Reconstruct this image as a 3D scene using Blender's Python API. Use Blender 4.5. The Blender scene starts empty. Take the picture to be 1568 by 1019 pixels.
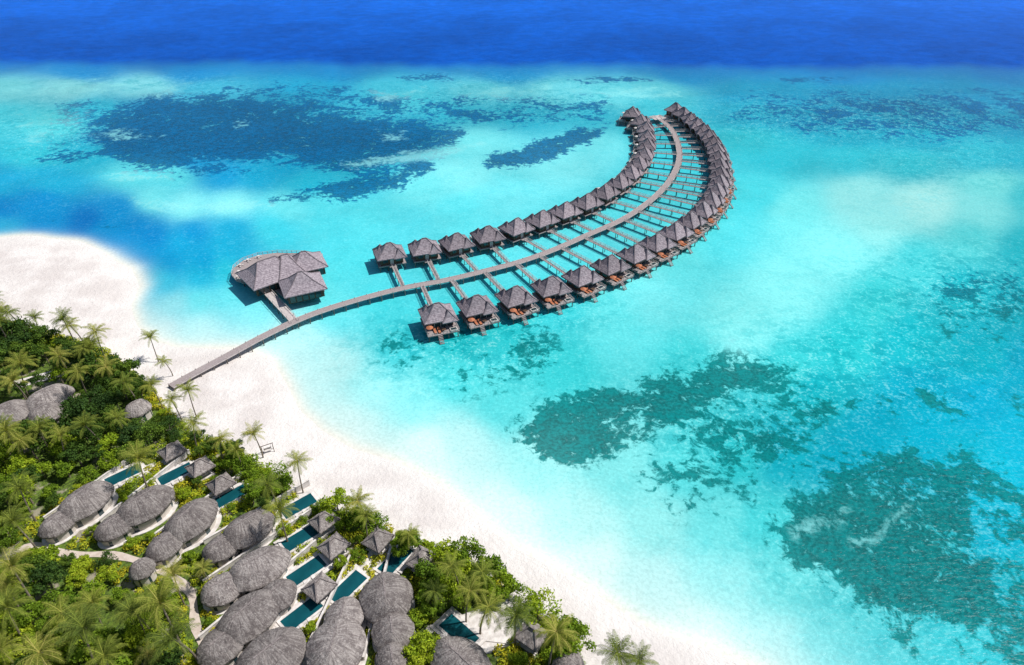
import bpy, math, random
import numpy as np
from mathutils import Vector
random.seed(7); rng=np.random.default_rng(7)
S=bpy.context.scene
# ---------------------------------------------------------------- survey -> metres
F=1045.0; CX=784.0; CY=509.5; TH=math.radians(35.5); H=120.0
sT,cT=math.sin(TH),math.cos(TH)
def g(px,py,z=0.0):
    X=(px-CX)/F; Y=(CY-py)/F
    t=(H-z)/(sT-Y*cT)
    return (X*t, t*(cT+Y*sT))
def chart(x,y):
    t=np.maximum(y*cT+H*sT,8.0)
    return CX+F*x/t, CY-F*(y*sT-H*cT)/t
K=np.array([.77,.76,.73])
def lin(c):
    c=np.asarray(c,float)/255.0
    return np.where(c<=0.04045,c/12.92,((c+0.055)/1.055)**2.4)
def sstep(a,b,x):
    t=np.clip((x-a)/(b-a),0,1); return t*t*(3-2*t)
def sdist(poly,x,y):
    P=np.asarray(poly,float); n=len(P)
    d=np.full(x.shape,1e18); ins=np.zeros(x.shape,bool)
    for i in range(n):
        a=P[i]; b=P[(i+1)%n]; e=b-a
        wx=x-a[0]; wy=y-a[1]
        t=np.clip((wx*e[0]+wy*e[1])/max(e@e,1e-9),0,1)
        dx=wx-e[0]*t; dy=wy-e[1]*t
        d=np.minimum(d,dx*dx+dy*dy)
        if a[1]!=b[1]:
            c=((a[1]>y)!=(b[1]>y))&(x<(b[0]-a[0])*(y-a[1])/(b[1]-a[1])+a[0])
            ins^=c
    d=np.sqrt(d)
    return np.where(ins,d,-d)
# ---------------------------------------------------------------- material helpers
def newmat(name):
    m=bpy.data.materials.new(name); m.use_nodes=True
    nt=m.node_tree; b=nt.nodes['Principled BSDF']
    return m,nt,b
def N(nt,typ,**kw):
    n=nt.nodes.new(typ)
    for k,v in kw.items(): setattr(n,k,v)
    return n
def L(nt,a,b): nt.links.new(a,b)
def noise(nt,vec,scale,detail=4,rough=0.55,dist=0):
    n=N(nt,'ShaderNodeTexNoise'); n.inputs['Scale'].default_value=scale
    n.inputs['Detail'].default_value=detail; n.inputs['Roughness'].default_value=rough
    n.inputs['Distortion'].default_value=dist
    if vec is not None: L(nt,vec,n.inputs['Vector'])
    return n.outputs['Fac']
def mapr(nt,v,a,b,c,d,smooth=True):
    n=N(nt,'ShaderNodeMapRange'); n.interpolation_type='SMOOTHSTEP' if smooth else 'LINEAR'
    L(nt,v,n.inputs['Value'])
    n.inputs['From Min'].default_value=a;n.inputs['From Max'].default_value=b
    n.inputs['To Min'].default_value=c;n.inputs['To Max'].default_value=d
    return n.outputs['Result']
def math_(nt,op,a,b=None):
    n=N(nt,'ShaderNodeMath',operation=op)
    for i,v in enumerate((a,b)):
        if v is None: continue
        if isinstance(v,(int,float)): n.inputs[i].default_value=v
        else: L(nt,v,n.inputs[i])
    return n.outputs[0]
def mix(nt,fac,a,b,mode='MIX'):
    n=N(nt,'ShaderNodeMix',data_type='RGBA',blend_type=mode)
    n.clamp_factor=True
    for idx,v in ((0,fac),(6,a),(7,b)):
        if isinstance(v,(int,float)): n.inputs[idx].default_value=v
        elif isinstance(v,(tuple,list)): n.inputs[idx].default_value=(*v[:3],1)
        else: L(nt,v,n.inputs[idx])
    return n.outputs[2]
def attr(nt,name):
    return N(nt,'ShaderNodeAttribute',attribute_name=name)
def bump(nt,b,h,strength,dist):
    n=N(nt,'ShaderNodeBump'); n.inputs['Strength'].default_value=strength
    n.inputs['Distance'].default_value=dist; L(nt,h,n.inputs['Height']); L(nt,n.outputs[0],b.inputs['Normal'])
def coord(nt): return N(nt,'ShaderNodeTexCoord').outputs['Object']
def simple(name,c1,c2,scale=2.0,rough=0.8,rnd=0.0,spec=0.3,bumps=0.0,stretch=None):
    m,nt,b=newmat(name); v=coord(nt)
    if stretch:
        mp=N(nt,'ShaderNodeMapping'); mp.inputs['Scale'].default_value=stretch; L(nt,v,mp.inputs['Vector']); v=mp.outputs[0]
    f=noise(nt,v,scale,4,0.6)
    f2=mapr(nt,f,0.3,0.7,0,1)
    c=mix(nt,f2,c1,c2)
    L(nt,c,b.inputs['Base Color']); b.inputs['Roughness'].default_value=rough
    b.inputs['Specular IOR Level'].default_value=spec
    if bumps: bump(nt,b,f,bumps,0.05)
    return m
# ---------------------------------------------------------------- mesh builder
class MB:
    def __init__(s): s.v=[];s.f=[];s.m=[];s.tc=[]
    def add(s,vs,fs,m,tc=None):
        o=len(s.v); s.v+= [tuple(p) for p in vs]; s.f+=[tuple(o+i for i in q) for q in fs]
        s.m+=[m]*len(fs); s.tc+= (tc if tc else [(p[0]*.1,p[2]*.1,0) for p in vs])
    def box(s,x0,x1,y0,y1,z0,z1,m):
        s.add([(x0,y0,z0),(x1,y0,z0),(x1,y1,z0),(x0,y1,z0),(x0,y0,z1),(x1,y0,z1),(x1,y1,z1),(x0,y1,z1)],
              [(0,3,2,1),(4,5,6,7),(0,1,5,4),(1,2,6,5),(2,3,7,6),(3,0,4,7)],m)
    def obox(s,cx,cy,ang,l,w,z0,z1,m):
        c,sn=math.cos(ang),math.sin(ang); P=[]
        for z in (z0,z1):
            for a,b in ((-1,-1),(1,-1),(1,1),(-1,1)):
                u=a*l/2;v=b*w/2; P.append((cx+u*c-v*sn,cy+u*sn+v*c,z))
        s.add(P,[(0,3,2,1),(4,5,6,7),(0,1,5,4),(1,2,6,5),(2,3,7,6),(3,0,4,7)],m)
    def cyl(s,x,y,z0,z1,r,m,n=6,r1=None,x1=None,y1=None):
        r1=r if r1 is None else r1; x1=x if x1 is None else x1; y1=y if y1 is None else y1
        P=[(x+r*math.cos(k*2*math.pi/n),y+r*math.sin(k*2*math.pi/n),z0) for k in range(n)]
        P+=[(x1+r1*math.cos(k*2*math.pi/n),y1+r1*math.sin(k*2*math.pi/n),z1) for k in range(n)]
        s.add(P,[(k,(k+1)%n,n+(k+1)%n,n+k) for k in range(n)]+[tuple(range(n,2*n))],m)
    def beam(s,p,q,w,h,m):
        p=Vector(p);q=Vector(q);d=(q-p)
        if d.length<1e-4: return
        d.normalize(); sd=d.cross(Vector((0,0,1)))
        if sd.length<1e-3: sd=Vector((1,0,0))
        sd.normalize(); up=sd.cross(d)
        P=[]
        for c in (p,q):
            for a,b in ((-1,-1),(1,-1),(1,1),(-1,1)): P.append(c+sd*(a*w/2)+up*(b*h/2))
        s.add(P,[(0,3,2,1),(4,5,6,7),(0,1,5,4),(1,2,6,5),(2,3,7,6),(3,0,4,7)],m)
    def hip(s,cx,cy,w,d,z0,h,ridge,m,mc,ang=0.0,fl=0.40,axis='x'):
        if axis=='y': ang+=math.pi/2; w,d=d,w
        c,sn=math.cos(ang),math.sin(ang)
        def T(x,y,z): return (cx+x*c-y*sn,cy+x*sn+y*c,z)
        hw,hd=w/2,d/2; k=0.5; r=ridge/2
        def ring(t,z): 
            a=hw+(r-hw)*t; b=hd*(1-t); return [(-a,-b,z),(a,-b,z),(a,b,z),(-a,b,z)]
        R0=ring(0,z0); R1=ring(k,z0+h*fl); top=[(-r,0,z0+h),(r,0,z0+h)]
        Rb=[(x,y,z-.28) for x,y,z in R0]
        P=[T(*p) for p in Rb+R0+R1+top]
        fs=[(0,3,2,1)]
        for i in range(4):
            j=(i+1)%4; fs+=[(i,j,4+j,4+i),(4+i,4+j,8+j,8+i)]
        fs+=[(8,9,13,12),(9,10,13),(10,11,12,13),(11,8,12)]
        s.add(P,fs,m)
        for i in range(4):
            a=Vector(T(*R0[i]));b=Vector(T(*R1[i]));t=Vector(T(*top[0 if i in(0,3) else 1]))
            for p,q in ((a,b),(b,t)): s.beam(p+Vector((0,0,.05)),q+Vector((0,0,.05)),.26,.14,mc)
        if ridge>0.2: s.beam(Vector(T(*top[0]))+Vector((0,0,.06)),Vector(T(*top[1]))+Vector((0,0,.06)),.34,.2,mc)
    def dome(s,cx,cy,a,b,ang,z0,h,m,mw,mc,zg,rl=0.4,wall=True):
        c,sn=math.cos(ang),math.sin(ang); n=56; rs=[1,.965,.9,.8,.68,.55,.42,.3,.18,.08,0.0]
        P=[];tc=[]
        ph0=random.random()*9
        def T(x,y,z): return (cx+x*c-y*sn,cy+x*sn+y*c,z)
        def prof(r): return z0+h*(1-r**1.9)**0.92
        rings=[(.93,z0-.5),(.985,z0-.4)]+[(r,prof(r)) for r in rs]
        for ri,(r,z) in enumerate(rings):
            for k in range(n):
                f=2*math.pi*k/n
                w=1+(.018*math.sin(5*f+ph0)+.03*(random.random()-.5))*(r if r>.5 else 0)
                x=math.cos(f)*(rl*a*(1-r)+a*r)*w; y=math.sin(f)*b*r*w
                zz=z+.13*(random.random()-.5)*(1 if r>.1 else .3)
                P.append(T(x,y,zz)); tc.append((math.cos(f)*2.2+ph0,math.sin(f)*2.2,r))
        fs=[]
        for i in range(len(rings)-1):
            for k in range(n):
                j=(k+1)%n; fs.append((i*n+k,i*n+j,(i+1)*n+j,(i+1)*n+k))
        fs.append(tuple(range(n-1,-1,-1)))
        s.add(P,fs,m,tc)
        pv=None
        for q in range(10):
            xx=-rl*a*.98+2*rl*a*.98*q/9; cur=T(xx,random.uniform(-.06,.06),z0+h+random.uniform(-.04,.06))
            if pv: s.beam(pv,cur,random.uniform(.28,.4),.16,mc)
            pv=cur
        if wall:
            P=[];nn=28
            for z in (zg-.6,z0-.2):
                for k in range(nn):
                    f=2*math.pi*k/nn; P.append(T(math.cos(f)*a*.84,math.sin(f)*b*.82,z))
            s.add(P,[(k,(k+1)%nn,nn+(k+1)%nn,nn+k) for k in range(nn) if k%4!=1],mw)
            s.add(P,[(k,(k+1)%nn,nn+(k+1)%nn,nn+k) for k in range(nn) if k%4==1],4)
    def make(s,name,mats,loc=(0,0,0),rot=0,smooth=False,link=True):
        me=bpy.data.meshes.new(name); me.from_pydata(s.v,[],s.f)
        for m in mats: me.materials.append(m)
        me.polygons.foreach_set('material_index',s.m)
        at=me.attributes.new('tc','FLOAT_VECTOR','POINT'); at.data.foreach_set('vector',np.array(s.tc,float).ravel())
        if smooth: me.polygons.foreach_set('use_smooth',[True]*len(s.f))
        me.update()
        if not link: return me
        return inst(name,me,loc,rot)
def inst(name,me,loc=(0,0,0),rot=0,sc=1):
    o=bpy.data.objects.new(name,me); S.collection.objects.link(o)
    o.location=loc; o.rotation_euler=(0,0,rot)
    o.scale=(sc,sc,sc) if not isinstance(sc,tuple) else sc
    return o
# ================================================================= SHORE / LAND
shore_px=[(-500,400),(-200,372),(0,364),(60,362),(120,371),(168,388),(200,412),(214,440),(206,470),(212,500),(238,523),(270,532),
 (320,531),(370,537),(414,556),(440,590),(458,630),(488,660),(540,688),(602,708),(664,738),(720,780),(786,834),(876,892),(976,948),(1078,990),(1165,1040)]
land=[g(*p) for p in shore_px]+[(70,35),(105,-20),(120,-140),(-390,-140),(-400,100)]
veg_px=[(-500,440),(-200,455),(0,480),(40,510),(110,522),(165,540),(205,575),(235,600),(262,632),(300,668),(370,692),(425,735),(470,772),(560,792),(620,825),(700,845),(760,885),(800,930),(875,960),(900,1030),(915,1150)]
veg=[g(*p) for p in veg_px]+[(40,-20),(50,-130),(-380,-130),(-390,80)]
def zland(x,y):
    x=np.atleast_1d(np.asarray(x,float));y=np.atleast_1d(np.asarray(y,float))
    sd=sdist(land,x,y)
    w=np.sin(x*.13+1.3)*np.sin(y*.11)*.8+np.sin(x*.31+y*.2)*.4
    sd2=sd+w
    return np.where(sd2>0,1.7*(1-np.exp(-np.maximum(sd2,0)/16)),np.maximum(sd2*.07,-2.5))
def zl(x,y): return float(zland(x,y)[0])
def gl(px,py,dz=0):
    z=1.6
    for _ in range(3):
        x,y=g(px,py,z+dz); z=zl(x,y)
    return x,y,z
def gridmesh(name,xs,ys,zf):
    X,Y=np.meshgrid(xs,ys); Z=zf(X.ravel(),Y.ravel())
    nx,ny=len(xs),len(ys)
    co=np.stack([X.ravel(),Y.ravel(),Z],1)
    me=bpy.data.meshes.new(name)
    me.vertices.add(nx*ny); me.vertices.foreach_set('co',co.ravel())
    i=np.arange(nx*ny).reshape(ny,nx)
    q=np.stack([i[:-1,:-1],i[:-1,1:],i[1:,1:],i[1:,:-1]],-1).reshape(-1,4)
    nf=len(q)
    me.loops.add(nf*4); me.loops.foreach_set('vertex_index',q.ravel())
    me.polygons.add(nf); me.polygons.foreach_set('loop_start',np.arange(nf)*4); 
    me.polygons.foreach_set('use_smooth',np.ones(nf,bool))
    me.update(calc_edges=True); me.validate()
    return me,X.ravel(),Y.ravel()
def setc(me,name,c):
    a=me.attributes.new(name,'FLOAT_COLOR','POINT')
    a.data.foreach_set('color',np.concatenate([c,np.ones((len(c),1))],1).ravel())
def setf(me,name,c):
    a=me.attributes.new(name,'FLOAT','POINT'); a.data.foreach_set('value',c)
# ---- water
def sp(u0,u1,du,a,c): 
    return c+a*np.sinh(np.arange(u0,u1,du))
xs=np.concatenate([[-40000,-15000,-6000,-2500,-1300],sp(-2.4,2.401,.0095,150,0),[1300,2500,6000,15000,40000]])
ys=np.concatenate([[-40000,-15000,-5000,-1500,-500],sp(-1.3,2.4,.0095,150,150),[1150,1500,2500,6000,15000,40000]])
wme,X,Y=gridmesh('sea_water',xs,ys,lambda x,y:np.zeros_like(x))
PX,PY=chart(X,Y)
ctl=[ # survey position, seabed/water colour
(-300,-200,(0,70,190)),(784,-230,(0,70,190)),(1900,-200,(0,70,190)),
(0,0,(0,88,212)),(300,0,(0,86,208)),(784,0,(0,84,205)),(1200,0,(0,82,203)),(1568,0,(0,80,200)),
(0,40,(0,82,200)),(400,40,(0,80,196)),(784,40,(0,78,192)),(1200,40,(0,78,192)),(1568,40,(0,76,190)),
(0,82,(0,90,190)),(250,84,(0,86,186)),(500,84,(0,84,182)),(784,86,(0,84,182)),(1050,90,(0,86,182)),(1300,92,(0,86,182)),(1568,96,(0,86,182)),
(-60,112,(20,140,205)),(120,110,(20,145,205)),(300,110,(10,145,205)),(500,110,(10,145,200)),(784,112,(15,150,200)),(1050,116,(10,145,200)),(1300,120,(5,138,195)),(1568,124,(5,132,190)),
(0,135,(110,205,215)),(100,135,(125,208,218)),(220,132,(120,208,222)),(330,140,(60,180,212)),(470,135,(20,160,202)),(600,135,(60,185,210)),(740,140,(90,200,218)),(860,140,(100,205,220)),(1000,140,(90,200,216)),(1150,140,(15,155,196)),(1230,140,(5,148,190)),(1300,140,(0,144,188)),(1375,142,(0,142,186)),(1450,140,(0,140,186)),(1568,145,(5,144,188)),
(0,180,(70,205,222)),(80,190,(80,210,222)),(150,170,(40,180,208)),(230,170,(10,140,190)),(60,235,(50,200,220)),(130,240,(30,180,210)),(350,170,(10,135,182)),(450,165,(15,150,190)),(560,165,(45,175,205)),(620,150,(65,192,212)),(700,170,(40,175,202)),(800,175,(35,172,200)),(900,175,(45,180,205)),(930,150,(95,205,218)),
(250,200,(0,118,165)),(400,210,(0,116,160)),(550,210,(0,122,162)),(330,225,(0,120,172)),(480,230,(0,125,168)),(640,205,(10,140,175)),(200,215,(0,128,175)),
(0,280,(20,170,215)),(80,275,(25,175,215)),(200,268,(90,215,228)),(260,268,(90,215,228)),(300,250,(10,145,200)),(340,270,(10,155,208)),(400,270,(15,168,210)),(440,255,(10,160,202)),(480,280,(30,182,212)),
(0,320,(0,135,205)),(60,310,(0,145,210)),(130,340,(0,112,188)),(60,345,(0,140,205)),(0,348,(40,170,215)),(180,320,(0,140,205)),(210,345,(0,130,196)),(180,360,(0,140,205)),(230,305,(110,222,232)),(290,318,(130,230,236)),(360,315,(130,230,236)),(440,318,(105,222,232)),(500,312,(85,215,228)),(150,355,(0,140,205)),
(240,360,(0,130,198)),(300,355,(0,146,206)),(360,350,(15,172,216)),(285,372,(15,165,214)),(225,385,(0,142,203)),(260,400,(0,148,204)),(310,400,(0,156,208)),(350,380,(15,176,218)),(300,425,(15,176,212)),(340,415,(35,195,218)),(250,430,(40,180,210)),(262,470,(140,215,225)),(300,460,(100,218,228)),(350,455,(95,220,232)),(250,505,(190,230,235)),(300,505,(165,232,238)),(400,480,(110,226,236)),
(420,350,(60,208,228)),(500,350,(80,218,232)),(560,340,(88,222,234)),(540,400,(80,218,230)),(560,260,(30,170,198)),(640,290,(112,228,236)),(700,270,(130,234,240)),(720,220,(115,224,232)),(780,290,(112,228,238)),(860,255,(125,232,240)),(920,230,(115,228,238)),(700,320,(95,224,235)),(620,340,(88,220,234)),
(620,420,(85,218,232)),(700,400,(88,220,232)),(800,370,(95,222,234)),(900,330,(92,220,232)),(980,290,(80,212,226)),(1020,240,(65,205,222)),(1010,200,(55,196,215)),(1060,250,(65,205,222)),(1000,160,(60,192,210)),
(520,480,(95,224,234)),(590,480,(70,214,225)),(600,530,(55,208,218)),(700,520,(40,198,206)),(780,510,(48,204,212)),(850,480,(65,212,222)),(700,580,(75,216,222)),(640,620,(130,232,236)),(560,600,(150,235,238)),(500,560,(175,238,240)),(540,650,(195,240,240)),(470,540,(165,236,240)),(440,520,(160,235,240)),
(760,620,(85,218,223)),(860,560,(60,210,216)),(950,500,(100,226,232)),(1000,450,(118,230,236)),(1050,400,(100,225,232)),(1100,360,(85,218,228)),(1150,300,(70,210,222)),(1150,220,(45,192,208)),(1150,170,(25,168,198)),(1130,500,(130,234,236)),(1200,450,(132,234,236)),(1280,380,(132,234,236)),(1220,320,(115,228,232)),(1320,300,(150,235,236)),(1420,310,(168,238,236)),(1500,320,(130,228,230)),(1520,285,(116,222,224)),(1350,340,(150,236,236)),
(1200,240,(40,188,206)),(1300,240,(42,190,208)),(1400,250,(45,190,206)),(1500,240,(40,182,202)),(1250,180,(0,148,184)),(1350,180,(0,148,184)),(1450,180,(0,142,180)),(1568,190,(5,146,182)),(1300,210,(15,166,194)),(1420,212,(15,164,192)),(1568,240,(25,170,194)),(1568,300,(60,196,208)),
(1568,380,(30,185,200)),(1480,370,(85,212,218)),(1400,400,(70,208,216)),(1480,440,(20,184,198)),(1568,460,(5,172,190)),(1340,460,(58,206,212)),(1400,520,(20,188,202)),(1500,540,(5,178,198)),(1568,560,(0,170,200)),(1300,530,(40,198,206)),(1220,560,(60,208,214)),(1050,560,(70,212,218)),
(1400,600,(0,172,200)),(1500,620,(0,174,208)),(1568,680,(5,182,214)),(1330,660,(0,170,198)),(1250,600,(20,186,200)),(1430,660,(0,178,208)),(1520,720,(5,186,214)),(1200,700,(15,180,200)),(1280,700,(5,174,200)),(1120,700,(45,202,210)),(1050,720,(85,218,223)),
(950,720,(128,229,231)),(820,720,(150,235,236)),(700,680,(175,238,240)),(650,690,(205,242,240)),(780,790,(205,242,240)),(880,800,(170,238,238)),(1000,800,(142,233,234)),(1100,800,(105,224,228)),(1180,800,(70,212,218)),(900,870,(205,242,240)),(1000,900,(175,238,240)),(1100,900,(138,232,235)),(1200,900,(100,223,227)),(1060,960,(190,240,240)),(1180,990,(150,234,238)),(1280,960,(88,218,225)),(1350,1000,(70,210,220)),(1450,1010,(50,200,212)),(1560,1010,(35,190,204)),(1560,900,(15,180,198)),(1550,800,(5,184,212)),(1480,700,(5,180,206)),(1400,850,(50,200,210)),(1300,800,(75,208,216)),
(1250,1100,(140,232,236)),(1500,1100,(60,205,215)),(1750,1000,(30,190,205)),(1750,600,(5,175,205)),(1750,300,(50,190,205)),(-150,340,(0,135,205)),(-150,250,(40,190,215)),(-150,160,(80,205,218))]
C=np.array([[c[0],c[1]] for c in ctl],float); CC=np.array([lin(c[2]) for c in ctl])
base=np.zeros((len(X),3)); 
for s0 in range(0,len(X),40000):
    sl=slice(s0,s0+40000)
    px=PX[sl]+6*np.sin(PY[sl]*.03+PX[sl]*.013); py=PY[sl]
    asp=1+1.8*sstep(420,120,py)
    d2=(px[:,None]-C[None,:,0])**2+((py[:,None]-C[None,:,1])*asp[:,None])**2
    w=1/(d2+18**2)**2.1
    base[sl]=(w@CC)/w.sum(1)[:,None]
edge=94+ PX*0.006+1.8*np.sin(PX*.012)+1.2*np.sin(PX*.05)+.8*np.sin(PX*.13+1)
deep=lin((0,86,190))[None,:]*np.ones((len(X),1))
deepn=lin((0,104,222)); k=sstep(75,-10,PY)[:,None]; deep=deep*(1-k)+deepn*k
k=sstep(8,-7,PY-edge)[:,None]; deepm=k[:,0].copy()
k2=sstep(32,-4,PY-edge)[:,None]
mid=lin((0,118,196))[None,:]
base=base*(1-k2*.85)+mid*(k2*.85)
base=base*(1-k)+deep*k
sd=sdist(land,X,Y)
w_=np.sin(X*.13+1.3)*np.sin(Y*.11)*.8+np.sin(X*.31+Y*.2)*.4
dsh=np.maximum(-(sd+w_),0)
sand=lin((246,243,234)); shal=lin((216,242,240))
fw=2.6+6.4*sstep(290,390,PX+np.maximum(PY-430,0)*.9)
k=np.exp(-(dsh/fw)**1.1)[:,None]; base=base*(1-k)+shal*k
k=np.exp(-(dsh/2.4)**1.5)[:,None]; base=base*(1-k)+sand*k
reefs=[
([(130,200),(165,168),(230,146),(330,142),(430,156),(560,172),(640,182),(712,202),(698,226),(624,248),(570,268),(500,262),(440,246),(330,256),(280,262),(215,258),(150,234)],30,1.06),
([(415,308),(480,285),(560,262),(640,242),(672,258),(612,288),(530,306),(468,312)],18,1.0),
([(738,244),(830,212),(880,192),(926,198),(906,218),(850,242),(790,258),(748,258)],14,.98),
([(780,670),(820,625),(900,596),(960,582),(1040,566),(1110,550),(1195,560),(1165,594),(1088,618),(1075,646),(992,676),(925,708),(850,704),(795,692)],34,.96),
([(1095,636),(1160,618),(1255,632),(1240,680),(1160,702),(1105,684)],36,.66),
([(1215,625),(1270,604),(1325,606),(1310,638),(1240,648)],20,.75),
([(1200,768),(1290,728),(1330,752),(1350,700),(1405,688),(1416,738),(1428,748),(1428,708),(1488,718),(1502,790),(1520,850),(1535,905),(1520,965),(1465,980),(1400,950),(1332,932),(1265,884),(1200,860)],42,.94),
([(1000,730),(1060,712),(1130,745),(1100,770),(1030,762)],30,.60),
([(70,332),(150,328),(190,345),(110,356)],14,.5),
([(1120,146),(1568,138),(1700,190),(1500,214),(1250,206),(1120,180)],26,.60),
([(600,118),(680,112),(700,122),(640,130)],6,.6),([(850,120),(950,114),(1000,124),(900,132)],6,.6),([(1180,118),(1290,115),(1300,126),(1220,130)],6,.6),
([(300,135),(480,122),(700,148),(930,148),(945,188),(700,195),(450,176)],22,.58),
([(90,150),(230,140),(230,170),(130,260),(50,250)],22,.47),
([(1420,420),(1568,390),(1620,540),(1440,530)],40,.47),
([(1280,600),(1568,580),(1568,640),(1350,650)],40,.40),
([(560,520),(700,480),(850,490),(880,580),(700,615),(590,590)],40,.36),
([(780,640),(1200,550),(1280,640),(1200,770),(1040,790),(940,710)],44,.50),
([(1170,700),(1500,670),(1600,790),(1600,1060),(1450,1030),(1180,890)],44,.54),
]
reef=np.zeros(len(X))
for poly,sf,st in reefs:
    d=sdist(poly,PX,PY)
    reef=np.maximum(reef,sstep(-sf,sf,d)*st)
mott=np.full(len(X),.22)
for cx,cy,rx,ry,a in [(700,535,190,70,1.0),(850,480,120,40,.8),(1300,560,300,90,.9),(1450,450,180,90,1.0),(1300,180,330,45,1.0),(1100,640,250,80,.9),(800,150,250,40,.9),(80,200,150,60,.9),(1350,850,260,170,.8),(1450,250,200,60,.6),(1050,820,200,80,.3),(200,130,220,20,.8),(450,200,300,60,.6)]:
    mott=np.maximum(mott,a*np.exp(-(((PX-cx)/rx)**2+((PY-cy)/ry)**2)))
mott*=sstep(0,8,PY-edge)*np.clip(dsh/25,0,1)
bright=np.zeros(len(X))
for poly,sf,st in [([(120,205),(180,198),(250,210),(190,220)],12,.6),([(520,250),(600,236),(690,222),(760,215),(690,240),(600,252),(540,258)],10,.9),([(1300,830),(1340,810),(1372,780),(1400,760),(1410,774),(1378,802),(1345,832),(1315,840)],14,.74),
   ([(1205,800),(1300,775),(1300,800),(1215,825)],22,.48),([(200,305),(280,303),(400,312),(500,312),(420,322),(290,325),(215,318)],12,.8),([(155,270),(200,262),(265,264),(260,278),(180,280)],12,.75),
   ([(575,200),(620,200),(625,212),(580,215)],10,.6),([(350,185),(380,178),(386,190),(360,196)],8,.5),([(0,130),(150,122),(300,130),(320,146),(150,150),(0,150)],12,.6),([(560,140),(650,132),(660,150),(580,154)],10,.6),([(690,140),(860,128),(900,140),(760,152)],12,.62),([(900,140),(1010,128),(1060,145),(1000,158),(940,150)],12,.65),
   ([(20,175),(140,165),(120,215),(30,240)],26,.5),([(1260,300),(1440,296),(1520,310),(1430,330),(1300,325)],34,.55),([(1090,520),(1180,490),(1230,470),(1220,510),(1140,540)],40,.4)]:
    bright=np.maximum(bright,sstep(-sf,sf,sdist(poly,PX,PY))*st)
farc=lin((0,90,140)); nearc=lin((6,112,114))
k=sstep(250,560,PY)[:,None]; rc=farc*(1-k)+nearc*k
setc(wme,'base',base*K); setc(wme,'reefcol',rc*K); setf(wme,'reef',reef); setf(wme,'mott',mott); setf(wme,'shoal',bright); setf(wme,'deepm',deepm)
m,nt,b=newmat('lagoon_water_material'); co=coord(nt)
aB=attr(nt,'base').outputs['Color']; aR=attr(nt,'reefcol').outputs['Color']; dA=attr(nt,'deepm').outputs['Fac']
reefA=attr(nt,'reef').outputs['Fac']; motA=attr(nt,'mott').outputs['Fac']; shA=attr(nt,'shoal').outputs['Fac']
n1=noise(nt,co,.05,7,.70,.6); n2=noise(nt,co,.33,4,.68,.5); n3=noise(nt,co,.12,2,.6,.3); n4=noise(nt,co,1.15,2,.6)
nz=math_(nt,'ADD',math_(nt,'MULTIPLY',math_(nt,'SUBTRACT',n1,.5),2.9),math_(nt,'MULTIPLY',math_(nt,'SUBTRACT',n2,.5),2.0))
a=math_(nt,'ADD',reefA,nz)
has=mapr(nt,reefA,.02,.3,0,1)
rm=math_(nt,'MULTIPLY',mapr(nt,a,.42,.74,0,1),has)
md=math_(nt,'MULTIPLY',mapr(nt,math_(nt,'ADD',math_(nt,'MULTIPLY',n2,.6),math_(nt,'MULTIPLY',n3,.4)),.49,.58,0,1),motA)
ml=math_(nt,'MULTIPLY',mapr(nt,math_(nt,'ADD',math_(nt,'MULTIPLY',n2,-.5),math_(nt,'MULTIPLY',n4,.5)),.02,.12,0,1),motA)
c=mix(nt,math_(nt,'MULTIPLY',md,.8),aB,mix(nt,1.0,aB,(.22,.70,.74),'MULTIPLY'))
c=mix(nt,math_(nt,'MULTIPLY',ml,.4),c,(.30,.68,.66))
rvar=mapr(nt,math_(nt,'ADD',math_(nt,'MULTIPLY',n2,.5),math_(nt,'ADD',math_(nt,'MULTIPLY',n4,.3),math_(nt,'MULTIPLY',n1,.2))),.38,.62,.6,1.55)
rv=N(nt,'ShaderNodeVectorMath',operation='SCALE'); L(nt,aR,rv.inputs[0]); L(nt,rvar,rv.inputs['Scale'])
c=mix(nt,math_(nt,'MULTIPLY',rm,.90),c,rv.outputs[0])
sm=math_(nt,'MULTIPLY',mapr(nt,math_(nt,'ADD',shA,nz),.35,.95,0,1),mapr(nt,shA,.02,.3,0,1))
c=mix(nt,math_(nt,'MULTIPLY',sm,.6),c,(.22,.62,.62))
big=mapr(nt,noise(nt,co,.014,4,.55,.4),.33,.67,.88,1.10); fine=mapr(nt,n4,.3,.7,.93,1.07)
mpo=N(nt,'ShaderNodeMapping'); mpo.inputs['Scale'].default_value=(.7,1.0,1); mpo.inputs['Rotation'].default_value=(0,0,-.2); L(nt,co,mpo.inputs['Vector'])
oc=mapr(nt,noise(nt,mpo.outputs[0],.13,4,.75),.34,.66,-.15,.15); oc=math_(nt,'ADD',math_(nt,'MULTIPLY',oc,dA),1.0)
vv=math_(nt,'MULTIPLY',math_(nt,'MULTIPLY',big,fine),oc)
sc=N(nt,'ShaderNodeVectorMath',operation='SCALE'); L(nt,c,sc.inputs[0]); L(nt,vv,sc.inputs['Scale'])
L(nt,sc.outputs[0],b.inputs['Base Color']); b.inputs['Roughness'].default_value=.28; b.inputs['IOR'].default_value=1.33
L(nt,mapr(nt,dA,0,1,.08,.015,False),b.inputs['Specular IOR Level'])
mp=N(nt,'ShaderNodeMapping'); mp.inputs['Scale'].default_value=(1,2.2,1); mp.inputs['Rotation'].default_value=(0,0,.3); L(nt,co,mp.inputs['Vector'])
bump(nt,b,noise(nt,mp.outputs[0],.40,3,.65,.3),.5,.5)
wme.materials.append(m); inst('sea_water',wme)
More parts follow.
